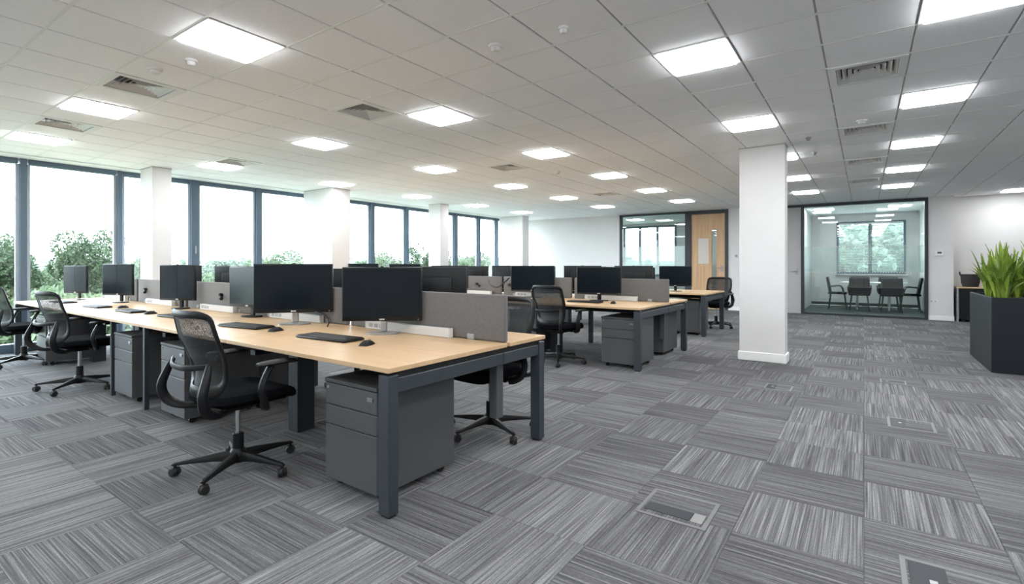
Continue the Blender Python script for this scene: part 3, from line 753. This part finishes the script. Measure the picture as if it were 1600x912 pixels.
# ------------------------------------------------------------------ office chairs
def make_chair(castor0=-128):
    t = empty('office_chair')
    MB().lathe([(.001, .055), (.042, .055), (.048, .075), (.044, .12), (.032, .135), (.031, .22), (.027, .225), (.001, .225)], 18).build('hub', BLACKP, t)
    MB().cyl((0, 0, .2), (0, 0, .40), .014, seg=14).build('gas_lift', CHROME, t)
    for k in range(5):
        a = R(castor0+72*k); dx, dy = math.cos(a), math.sin(a); px_, py_ = -dy, dx
        rg = []
        for r_, zt, zb, hw in ((.03, .118, .062, .024), (.12, .11, .07, .021), (.25, .092, .07, .017), (.33, .082, .066, .014), (.343, .074, .066, .010)):
            rg.append([(dx*r_+px_*u, dy*r_+py_*u, z) for u, z in ((-hw, zb), (hw, zb), (hw*1.0, zb+(zt-zb)*.6), (hw*.55, zt), (-hw*.55, zt), (-hw, zb+(zt-zb)*.6))])
        MB().rings(rg).build('base_arm', BLACKP, t)
        cx, cy = dx*.33, dy*.33
        ta = a+.9; ux, uy = math.cos(ta), math.sin(ta)
        cm = MB(); cm.cyl((cx, cy, .05), (cx, cy, .072), .009)
        for s_ in (-1, 1): cm.cyl((cx+ux*.004*s_, cy+uy*.004*s_, .0285), (cx+ux*.024*s_, cy+uy*.024*s_, .0285), .0282, .022, seg=16)
        cm.box(cx, cy, .04, .02, .045, .03, ta, .008, 2)
        cm.build('castor', BLACKR, t)
    MB().box(0, -.0, .405, .2, .26, .05, bev=.015, seg=2).cyl((.1, .05, .41), (.22, .05, .405), .008).build('tilt_mechanism', BLACKP, t)
    # seat: cushion with waterfall front
    def seat(u, v):
        th = 2*PI*u; ring = v
        ca, sa = math.cos(th), math.sin(th)
        e = 5.0; rr = (abs(ca)**e+abs(sa)**e)**(-1/e)
        return ca*rr, sa*rr
    prof = [(.0, .428), (.6, .428), (.93, .432), (1.0, .448), (1.0, .47), (.96, .488), (.8, .498), (.4, .496), (.0, .494)]
    rings = []
    n = 40
    for s_, z in prof:
        r_ = []
        for j in range(n):
            x, y = seat(j/n, 0); s2 = max(s_, .004)
            X, Y = x*.245*s2*(1-.06*(-y if y < 0 else 0)), y*.245*s2+.03
            r_.append((X, Y, z-(.035*max(0, (Y-.17)/.1)**1.6 if Y > .17 else 0)+.012*abs(X/.245)**3))
        rings.append(r_)
    MB().rings(rings).build('seat', FABRIC, t)
    MB().box(0, .02, .422, .36, .38, .018, bev=.008).build('seat_shell', BLACKP, t)
    # backrest surface
    def backp(u, z):     # u -1..1
        t_ = (z-.50)/.45
        hw = .165+.06*min(1, t_*1.6) if t_ < .65 else .226-.012*(t_-.65)/.35
        y = -.205-.075*t_**1.4+.03*math.sin(PI*min(1, t_*1.4))
        return Vector((u*hw, y+.055*u*u-.03, z))
    z0, z1 = .52, .955
    loop = []
    for u in (-.7, -.35, 0, .35, .7): loop.append(backp(u, z1+.004*(1-u*u)))
    loop.append(backp(.97, z1-.02))
    for z in (.88, .80, .72, .64, .575): loop.append(backp(1.0, z))
    loop.append(backp(.86, z0+.012))
    for u in (.5, 0, -.5): loop.append(backp(u, z0-.006))
    loop.append(backp(-.86, z0+.012))
    for z in (.575, .64, .72, .80, .88): loop.append(backp(-1.0, z))
    loop.append(backp(-.97, z1-.02))
    nb = len(loop); wid = [.019]*nb
    for i in (11, 12, 13, 14, 15): wid[i] = .034
    for i in (0, 1, 2, 3, 4): wid[i] = .021
    for i in (8, 9, 10, 16, 17, 18): wid[i] = .027
    MB().tube(loop, [.011]*nb, wid, seg=10, closed=True, up=(0, 1, 0), sub=3).build('back_frame', BLACKP, t) if False else \
        MB().tube(loop, wid, [.011]*nb, seg=10, closed=True, up=(0, 1, 0), sub=3).build('back_frame', BLACKP, t)
    MB().grid(lambda u, v: backp((2*u-1)*.98, .69+(z1-.69)*v), 14, 12).build('back_mesh', NET, t, smooth=80)
    MB().grid(lambda u, v: backp((2*u-1)*.97, z0+(.70-z0)*v)+Vector((0, .014*math.sin(PI*v), 0)), 14, 8).build('lumbar_mesh', NETD, t, smooth=80)
    # yoke from under the seat up to the back, with cross strap
    for s_ in (-1, 1):
        MB().tube([(s_*.10, -.10, .402), (s_*.19, -.21, .405), (s_*.238, -.285, .45), (s_*.252, -.31, .53), (s_*.238, -.285, .62), (s_*.218, -.262, .69)], [.016, .019, .02, .02, .018, .013], [.02, .026, .028, .026, .022, .014], seg=10, up=(0, 1, 0)).build('back_upright', BLACKP, t)
    MB().tube([(-.222, -.262, .685), (-.1, -.315, .672), (0, -.325, .668), (.1, -.315, .672), (.222, -.262, .685)], .009, .016, seg=8).build('cross_strap', BLACKP, t)
    for s_ in (-1, 1):
        a_ = MB().tube([(s_*.13, .03, .408), (s_*.24, .03, .41), (s_*.292, .0, .45), (s_*.30, -.02, .53), (s_*.298, .015, .62), (s_*.296, .04, .652)], [.013, .016, .017, .016, .015, .015], [.022, .03, .032, .03, .026, .024], seg=10, up=(1, 0, 0)).build('arm_post', BLACKP, t)
        rg = []
        for yy, hw, zc_, th in ((-.085, .018, .664, .007), (-.07, .034, .666, .012), (.0, .042, .668, .015), (.09, .043, .668, .015), (.145, .036, .662, .012), (.17, .016, .654, .006)):
            rg.append([(s_*.296+hw*math.cos(2*PI*j/14), .04+yy, zc_+th*math.sin(2*PI*j/14)) for j in range(14)])
        MB().rings(rg).build('arm_pad', BLACKR, t)
    return t
chair = make_chair(); ct = tree_of(chair); cfirst = True
def office_chair(x, y, rot, label, s_=1):
    global cfirst
    if cfirst: chair.location = (x, y, 0); chair.rotation_euler = (0, 0, R(rot)); tag(chair, label, 'chair', 'black mesh office chairs'); cfirst = False; t = chair
    else: t = copy_thing(chair, ct, (x, y, 0), R(rot), label)
    t.scale = (s_, s_, s_)
office_chair(-3.08, 1.55, 0, 'black mesh office chair in the foreground, left of the nearest pedestal')
office_chair(-6.40, 1.67, 8, 'black mesh office chair tucked at near bench, second from camera')
office_chair(-8.5, 1.68, 6, 'black mesh office chair by the windows, cut by the picture edge')
office_chair(-3.15, 5.55, -6, 'black mesh office chair at second bench, facing its wide monitor')
office_chair(-2.27, 2.98, 176, 'black office chair pushed under far side of near bench end')
office_chair(-4.1, 3.22, 186, 'black office chair behind near bench, glimpsed below the tabletop')
office_chair(-5.6, 3.3, 175, 'black office chair on hidden side of near bench middle')
office_chair(-2.38, 10.42, 178, 'black office chair on the far side of farthest bench end')
office_chair(-3.3, 8.75, 10, 'black office chair pushed in at the farthest bench')

# ------------------------------------------------------------------ floor boxes
def floor_box(x0, x1, y0, y1, label, along='x', lid=(.25, .6)):
    t = tag(empty('floor_box', ((x0+x1)/2, (y0+y1)/2, 0)), label, 'floor box', 'steel floor socket boxes')
    w, h = (x1-x0)/2, (y1-y0)/2; b = min(w, h)*.13
    f = MB(); f.span(-w, w, -h, -h+b, -.001, .004, .0012).span(-w, w, h-b, h, -.001, .004, .0012).span(-w, -w+b, -h+b, h-b, -.001, .004, .0012).span(w-b, w, -h+b, h-b, -.001, .004, .0012)
    f.build('frame', BOXF, t)
    MB().span(-w+b, w-b, -h+b, h-b, -.001, .0022).build('carpet_insert', CARPET, t)
    iw, ih = w-b, h-b
    if along == 'x':
        MB().span(-iw+.008, iw*.55, -ih+2*ih*.12, -ih+2*ih*.45, .002, .0046, .001).build('socket_cover', GREYDK, t)
        MB().span(iw*.57, iw-.01, -ih+2*ih*.12, -ih+2*ih*.45, .002, .0042, .001).build('lid_handle', STEEL, t)
    else:
        MB().span(-iw+.006, -iw*.25, -ih+.006, ih-.006, .002, .0046, .001).build('socket_cover', GREYDK, t)
        MB().span(-iw*.6, -iw*.45, -ih*.1, ih*.1, .004, .006).build('lid_handle', STEEL, t)
BOXF = mat('box_frame', (.19, .19, .195), .5, metal=.7)
GREYDK = mat('socket_grey', (.035, .04, .046), .5, spec=.2)
floor_box(-.94, -.60, 2.42, 2.73, 'steel-framed floor socket box nearest the desks in foreground')
floor_box(.12, .50, 2.36, 2.69, 'steel-framed floor socket box cut by the bottom picture edge', 'y')
floor_box(.15, .44, 4.78, 5.08, 'floor socket box with dark cover in the aisle middle', 'y')
floor_box(.14, .36, 6.52, 6.72, 'small floor socket box with dark cover farther along the aisle', 'y')
floor_box(.13, .30, 8.2, 8.4, 'small dark floor box left of the planter', 'y')
floor_box(.13, .27, 9.5, 9.68, 'tiny dark floor box beyond the planter corner', 'y')
floor_box(.13, .25, 11.0, 11.15, 'farthest tiny floor box before the meeting room', 'y')
floor_box(-.82, -.58, 5.55, 5.80, 'dark floor hatch before the white pillar', 'y')

# ------------------------------------------------------------------ planter and plants
pl = tag(empty('planter', (1.7, 8.55, 0)), 'tall dark slate planter box at the right edge', 'planter')
PX, PY, PH = .51, .71, .855
q = MB(); th = .025
q.span(-PX, PX, -PY, -PY+th, 0.0, PH, .004).span(-PX, PX, PY-th, PY, 0, PH, .004).span(-PX, -PX+th, -PY+th, PY-th, 0, PH, .004).span(PX-th, PX, -PY+th, PY-th, 0, PH, .004)
q.build('box', PLANTER, pl)
def soilf(u, v): return Vector(((u-.5)*2*(PX-th), (v-.5)*2*(PY-th), PH-.05+.015*math.sin(u*17)*math.cos(v*23)))
MB().grid(soilf, 16, 20).build('soil', SOIL, pl, smooth=80)
def blade_mesh(L_, W_, bend, curl):
    m_ = MB(); n = 10; rg = []
    for i in range(n+1):
        t_ = i/n; w_ = W_*(.35+.65*min(1, t_*3))*(1-max(0, (t_-.35)/.65)**2.0)+.0015
        ang = bend*t_**1.6; x = L_*(math.sin(ang)*t_*.75); z = L_*t_*(1-.28*ang*t_)
        fold = .35*w_
        wob = curl*.012*math.sin(t_*7)
        rg.append([(x-fold*.0+.0015, -w_/2, z+wob*.2), (x-fold*.5, 0, z), (x+.0015, w_/2, z-wob*.2), (x-fold*.5+.004, 0, z-.002)])
    m_.rings(rg); return m_.mesh('leaf', BLADE, 60)
blades = [blade_mesh(*a) for a in ((.62, .055, .12, 1), (.56, .062, .28, -1), (.66, .048, .06, 2), (.48, .058, .5, 1), (.38, .05, .8, 2))]
spots = [(1.33, 8.05, 1.06), (1.36, 8.50, 1.0), (1.34, 8.98, .95), (1.66, 8.08, 1.1), (1.72, 8.55, 1.05), (1.98, 8.06, 1.05), (1.62, 9.02, 1.0), (2.05, 8.6, 1.0)]
plab = ['strappy green plant at the near left corner of planter', 'strappy green plant midway along the left planter side', 'strappy green plant at the far left corner of planter', 'tall strappy green plant in middle of planter front',
        'strappy green plant in the planter centre', 'strappy green plant at the right end of planter front', 'strappy green plant at the back of planter', 'strappy green plant at the right back of planter']
for k, (x, y, s_) in enumerate(spots):
    t = tag(empty('strap_leaf_plant', (x, y, PH-.055)), plab[k], 'plant', 'strap-leaved plants in the planter')
    MB().cyl((0, 0, -.01), (0, 0, .12), .022, .012, seg=8).build('stem', STEM, t)
    for j in range(25):
        a = 2*PI*(j*.381966)+random.uniform(-.3, .3); idx = (2, 0, 0, 2, 1, 0, 1, 3, 1, 0, 3, 1, 3, 4, 3, 4, 2, 0, 4, 2, 0, 1, 3, 0, 1)[j]
        o = put('leaf', blades[idx], t, (.05*math.cos(a)*random.random(), .05*math.sin(a)*random.random(), .0), a); sc_ = s_*random.uniform(.85, 1.12); o.scale = (sc_, sc_*random.uniform(.85, 1.25), sc_)
        o.rotation_euler = (random.uniform(-.08, .08), random.uniform(-.02, .16), a)

# sideboard with basket, wall controls
sb = tag(empty('sideboard', (2.25, 14.62, 0)), 'low dark sideboard with oak top behind the planter', 'cabinet')
MB().span(-.58, .58, -.22, .22, .06, .72, .004).build('body', FRAME, sb)
MB().span(-.60, -.58, -.23, .23, .0, .72).build('side_panel', GREYP, sb)
MB().span(-.61, .61, -.25, .25, .72, .75, .003).build('top', MAPLE, sb)
for x in (-.29, .29):
    d = MB().span(x-.28, x+.28, -.24, -.22, .07, .71, .003).build('door', BLACKP, sb)
    MB().cyl((x+.22, -.25, .5), (x+.22, -.25, .6), .006).build('handle', STEEL, d)
for x in (-.5, .5): MB().span(x-.03, x+.03, -.18, .18, 0, .06).build('plinth_foot', BLACKR, sb)
bk = tag(empty('basket', (1.88, 14.56, .75)), 'dark woven basket on the sideboard behind the plants', 'basket')
q = MB(); q.lathe([(.13, 0), (.155, .1), (.165, .25), (.17, .27), (.155, .265), (.14, .05), (.001, .04)], 24); q.build('body', BASKET, bk)
for s_ in (-1, 1): MB().tube([(s_*.165, -.05, .24), (s_*.175, -.03, .31), (s_*.175, .03, .31), (s_*.165, .05, .24)], .01, seg=8).build('handle', BASKET, bk)
th_ = tag(empty('thermostat', (1.36, YB-.001, 1.47)), 'white thermostat with small dark display right of meeting room', 'thermostat')
MB().span(-.075, .075, -.028, 0, -.055, .055, .006).build('case', WHITEP, th_); MB().span(-.035, .04, -.030, -.027, -.002, .04).build('display', LCD, th_)
sw = tag(empty('wall_switch', (-2.80, YB-.001, 1.46)), 'small grey wall switch between oak door and white pillar', 'switch')
MB().span(-.045, .045, -.014, 0, -.05, .05, .003).build('plate', WHITEP, sw); MB().span(-.03, .03, -.02, -.013, -.03, .03, .003).build('rocker', GREYP, sw)
so = tag(empty('wall_socket', (1.26, YB-.001, .42)), 'small white double socket low on wall beside meeting room', 'socket')
MB().span(-.075, .075, -.012, 0, -.022, .022, .003).build('plate', WHITEP, so)
for s_ in (-1, 1): MB().span(s_*.035-.015, s_*.035+.015, -.014, -.011, -.01, .01).build('outlet', GREYP, so)

# ------------------------------------------------------------------ meeting table and chairs
mt = tag(empty('meeting_table', (.2, 16.7, 0)), 'oval white-topped meeting table behind the glass wall', 'table')
pts = [(.74*abs(math.cos(a))**.7*(1 if math.cos(a) > 0 else -1), .42*abs(math.sin(a))**.7*(1 if math.sin(a) > 0 else -1)) for a in [2*PI*k/40 for k in range(40)]]
MB().prism(pts, .72, .75).build('tabletop', TTOP, mt)
for x in (-.35, .35):
    MB().cyl((x, 0, .03), (x, 0, .72), .035).build('leg', CHROME, mt); MB().span(x-.03, x+.03, -.3, .3, 0, .03, .005).build('foot', CHROME, mt)
mc = empty('meeting_chair')
MB().grid(lambda u, v: Vector(((2*u-1)*(.24-.02*v), -.19-.07*v+.05*(2*u-1)**2, .44+.44*v)), 10, 8).build('backrest', BLACKP, mc, smooth=80).modifiers.new('thickness', 'SOLIDIFY').thickness = .02
MB().box(0, .02, .44, .46, .44, .05, bev=.018, seg=2).build('seat', FABRIC, mc)
for sx in (-1, 1):
    for sy in (-1, 1): MB().cyl((sx*.17, .02+sy*.16, .43), (sx*.22, .02+sy*.21, 0), .016, .012, seg=8).build('leg', FRAME, mc)
    MB().tube([(sx*.23, -.19, .62), (sx*.26, -.08, .63), (sx*.26, .1, .63), (sx*.24, .16, .46)], .013, seg=8).build('armrest', BLACKP, mc)
mct = tree_of(mc)
ml = [(-.1, 16.2, 0, 'dark meeting chair seen from behind, front left of table'), (.58, 16.2, 0, 'dark meeting chair seen from behind, front right of table'), (-.1, 17.25, 180, 'dark meeting chair on the window side, left of two'), (.55, 17.25, 180, 'dark meeting chair on the window side, right of two'),
      (-.62, 16.7, -90, 'dark meeting chair at the left end of meeting table'), (1.0, 16.7, 90, 'dark meeting chair at the right end of meeting table')]
for k, (x, y, r_, l_) in enumerate(ml):
    if k == 0: mc.location = (x, y, 0); tag(mc, l_, 'chair', 'meeting room chairs')
    else: copy_thing(mc, mct, (x, y, 0), R(r_), l_)

bl = tag(empty('window_blind', (.15, YK-.045, 2.44)), 'fine white slatted blind hanging in the meeting room window', 'blind')
MB().span(-.76, .76, -.02, .02, -.03, .02, .003).build('head_box', WHITEP, bl)
q = MB()
for k in range(44): q.box(0, 0, 0, 1.5, .024, .0012, M=Matrix.Translation((0, 0, -.05-k*.0315)) @ Matrix.Rotation(R(-18), 4, 'X'))
o = q.build('slats', WHITEP, bl, smooth=0); o['kind'] = 'stuff'
for x in (-.6, 0, .6): MB().cyl((x, -.014, -.02), (x, -.014, -1.42), .0012, seg=5).build('ladder_cord', WHITEP, bl)

# ------------------------------------------------------------------ outdoors
GZ = -5.0
struct(MB().span(-900, 500, -500, 1200, GZ-1, GZ).build('ground_meadow', LAWN))
struct(MB().box(-150, 42, GZ+.1, 90, 50, .2, R(12)).build('ground_stubble', FIELD))
def crown_mesh(name, blobs, n, size, m_, seed):
    rnd = random.Random(seed); v, f = [], []
    tot = sum(b[3]**2 for b in blobs)
    for (bx, by, bz, br) in blobs:
        for _ in range(int(n*br*br/tot)):
            while True:
                p = Vector((rnd.uniform(-1, 1), rnd.uniform(-1, 1), rnd.uniform(-1, 1)))
                if .3 < p.length < 1: break
            p = p.normalized()*p.length**.5
            c = Vector((bx, by, bz))+Vector((p.x, p.y, p.z*.85))*br
            nrm = Vector((rnd.gauss(0, 1), rnd.gauss(0, 1), rnd.gauss(0, 1)+.6)).normalized()
            a_ = nrm.orthogonal().normalized(); a_.rotate(Matrix.Rotation(rnd.uniform(0, 6.28), 3, nrm)); b_ = nrm.cross(a_)
            s_ = size*rnd.uniform(.6, 1.3); k = len(v)
            v += [c-a_*s_, c-b_*s_*.5, c+a_*s_, c+b_*s_*.5]; f.append((k, k+1, k+2, k+3))
    me = bpy.data.meshes.new(name); me.from_pydata([tuple(p) for p in v], [], f); me.materials.append(m_); return me
rr = random.Random(3)
def blobs(n, sx, sz, zc, r0, r1):
    return [(rr.uniform(-sx, sx), rr.uniform(-sx, sx), zc+rr.uniform(-sz, sz), rr.uniform(r0, r1)) for _ in range(n)]
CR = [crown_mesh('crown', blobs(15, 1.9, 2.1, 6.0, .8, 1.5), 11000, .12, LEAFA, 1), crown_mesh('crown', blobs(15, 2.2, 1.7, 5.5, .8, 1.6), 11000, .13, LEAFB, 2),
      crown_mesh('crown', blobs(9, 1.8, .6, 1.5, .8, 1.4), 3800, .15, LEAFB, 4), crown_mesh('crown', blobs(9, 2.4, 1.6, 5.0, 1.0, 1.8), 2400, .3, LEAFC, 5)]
tm_ = MB(); tm_.tube([(0, 0, -.2), (.05, 0, 2.0), (-.05, .1, 4.0), (.1, 0, 6.2)], [.28, .2, .15, .06], seg=8)
for a_ in (0, 1.3, 2.7, 3.9, 5.1): tm_.tube([(0, 0, 3.2), (.8*math.cos(a_), .8*math.sin(a_), 4.6), (1.4*math.cos(a_), 1.4*math.sin(a_), 6.0)], [.1, .07, .03], seg=6)
TRM = tm_.mesh('trunk', TRUNK)
bm_ = MB()
for a_ in (.3, 1.9, 3.3, 5.0): bm_.tube([(0, 0, -.1), (.3*math.cos(a_), .3*math.sin(a_), .7), (.7*math.cos(a_), .7*math.sin(a_), 1.6)], [.06, .04, .02], seg=6)
BSM = bm_.mesh('stems', TRUNK)
def wpos(px, d):
    l = (px-800)/790*d; return (l*cs-d*sn, l*sn+d*cs)
def tree(px, top, d, kind, label, wscale=1.0, group='trees outside the windows'):
    x, y = wpos(px, d); ztop = 1.23+(413-top)/790*d; base = (9.2, 8.4, 3.2, 7.6)[kind]
    s_ = (ztop-GZ)/base
    t = tag(empty('bush' if kind == 2 else 'tree', (x, y, GZ), rr.uniform(0, 6)), label, 'bush' if kind == 2 else 'tree', group); t.scale = (s_*wscale, s_*wscale, s_)
    put('crown', CR[kind], t); put('stems' if kind == 2 else 'trunk', BSM if kind == 2 else TRM, t)
tree(148, 350, 30, 0, 'tall leafy tree outside, seen between the two left mullions', .82)
tree(2, 358, 28, 0, 'leafy tree outside the leftmost window', .9)
tree(60, 408, 34, 1, 'lower pale tree beside the leftmost mullion outside', .9)
tree(205, 395, 42, 1, 'small pale tree outside, left of first window column', .8)
for k, (px, top, d) in enumerate(((15, 432, 22), (85, 428, 24), (120, 424, 27), (165, 430, 23), (215, 424, 30), (285, 412, 60))):
    tree(px, top, d, 2, ['bush outside under the leftmost tree', 'bush outside behind the window-side monitor', 'bush outside below the tall tree, left one', 'bush outside below the tall tree, right one', 'bush outside beside first window column', 'bush outside right of first window column'][k], [.75, .75, .8, .75, .8, .9][k], 'bushes outside the windows')
tree(452, 386, 55, 1, 'pale tree outside, left of the second window column', .95)
tree(425, 398, 60, 1, 'smaller pale tree outside above the second monitor', .9)
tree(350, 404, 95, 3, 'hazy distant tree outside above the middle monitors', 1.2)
tree(575, 398, 60, 1, 'pale tree outside, right of second window column', .9)
tree(615, 390, 62, 1, 'pale tree outside in the middle of far window bay', 1.0)
tree(662, 376, 60, 0, 'darker tree outside, left of third window column', .9)
tree(703, 386, 64, 1, 'pale tree outside between third column and next mullion', .9)
tree(735, 390, 66, 1, 'pale tree outside the farthest window bay', .9)
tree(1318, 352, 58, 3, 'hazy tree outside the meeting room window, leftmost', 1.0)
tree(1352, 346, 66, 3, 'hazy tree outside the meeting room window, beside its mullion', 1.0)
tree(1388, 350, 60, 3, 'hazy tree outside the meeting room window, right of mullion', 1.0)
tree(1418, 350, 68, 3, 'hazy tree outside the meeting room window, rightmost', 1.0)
# distant tree belt all around
rb = random.Random(9); v_, f_ = [], []
for k in range(420):
    a_ = rb.uniform(R(40), R(215)); d = rb.uniform(240, 420); x, y = d*math.cos(a_), d*math.sin(a_)
    h = rb.uniform(5.5, 10); w = h*rb.uniform(.9, 1.8)
    for _ in range(30):
        c = Vector((x+rb.gauss(0, w*.45), y+rb.gauss(0, w*.45), GZ+h*rb.uniform(.05, .95)))
        nrm = Vector((rb.gauss(0, 1), rb.gauss(0, 1), rb.gauss(0, .6))).normalized(); p = nrm.orthogonal().normalized(); b_ = nrm.cross(p); s_ = h*rb.uniform(.12, .26); n = len(v_)
        v_ += [tuple(c+p*s_), tuple(c+b_*s_), tuple(c-p*s_), tuple(c-b_*s_)]; f_.append((n, n+1, n+2, n+3))
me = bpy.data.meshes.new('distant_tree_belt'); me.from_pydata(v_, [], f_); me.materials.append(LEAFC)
o = put('distant_tree_belt', me); o['kind'] = 'stuff'; tag(o, 'hazy belt of distant woodland along the horizon', 'woodland')
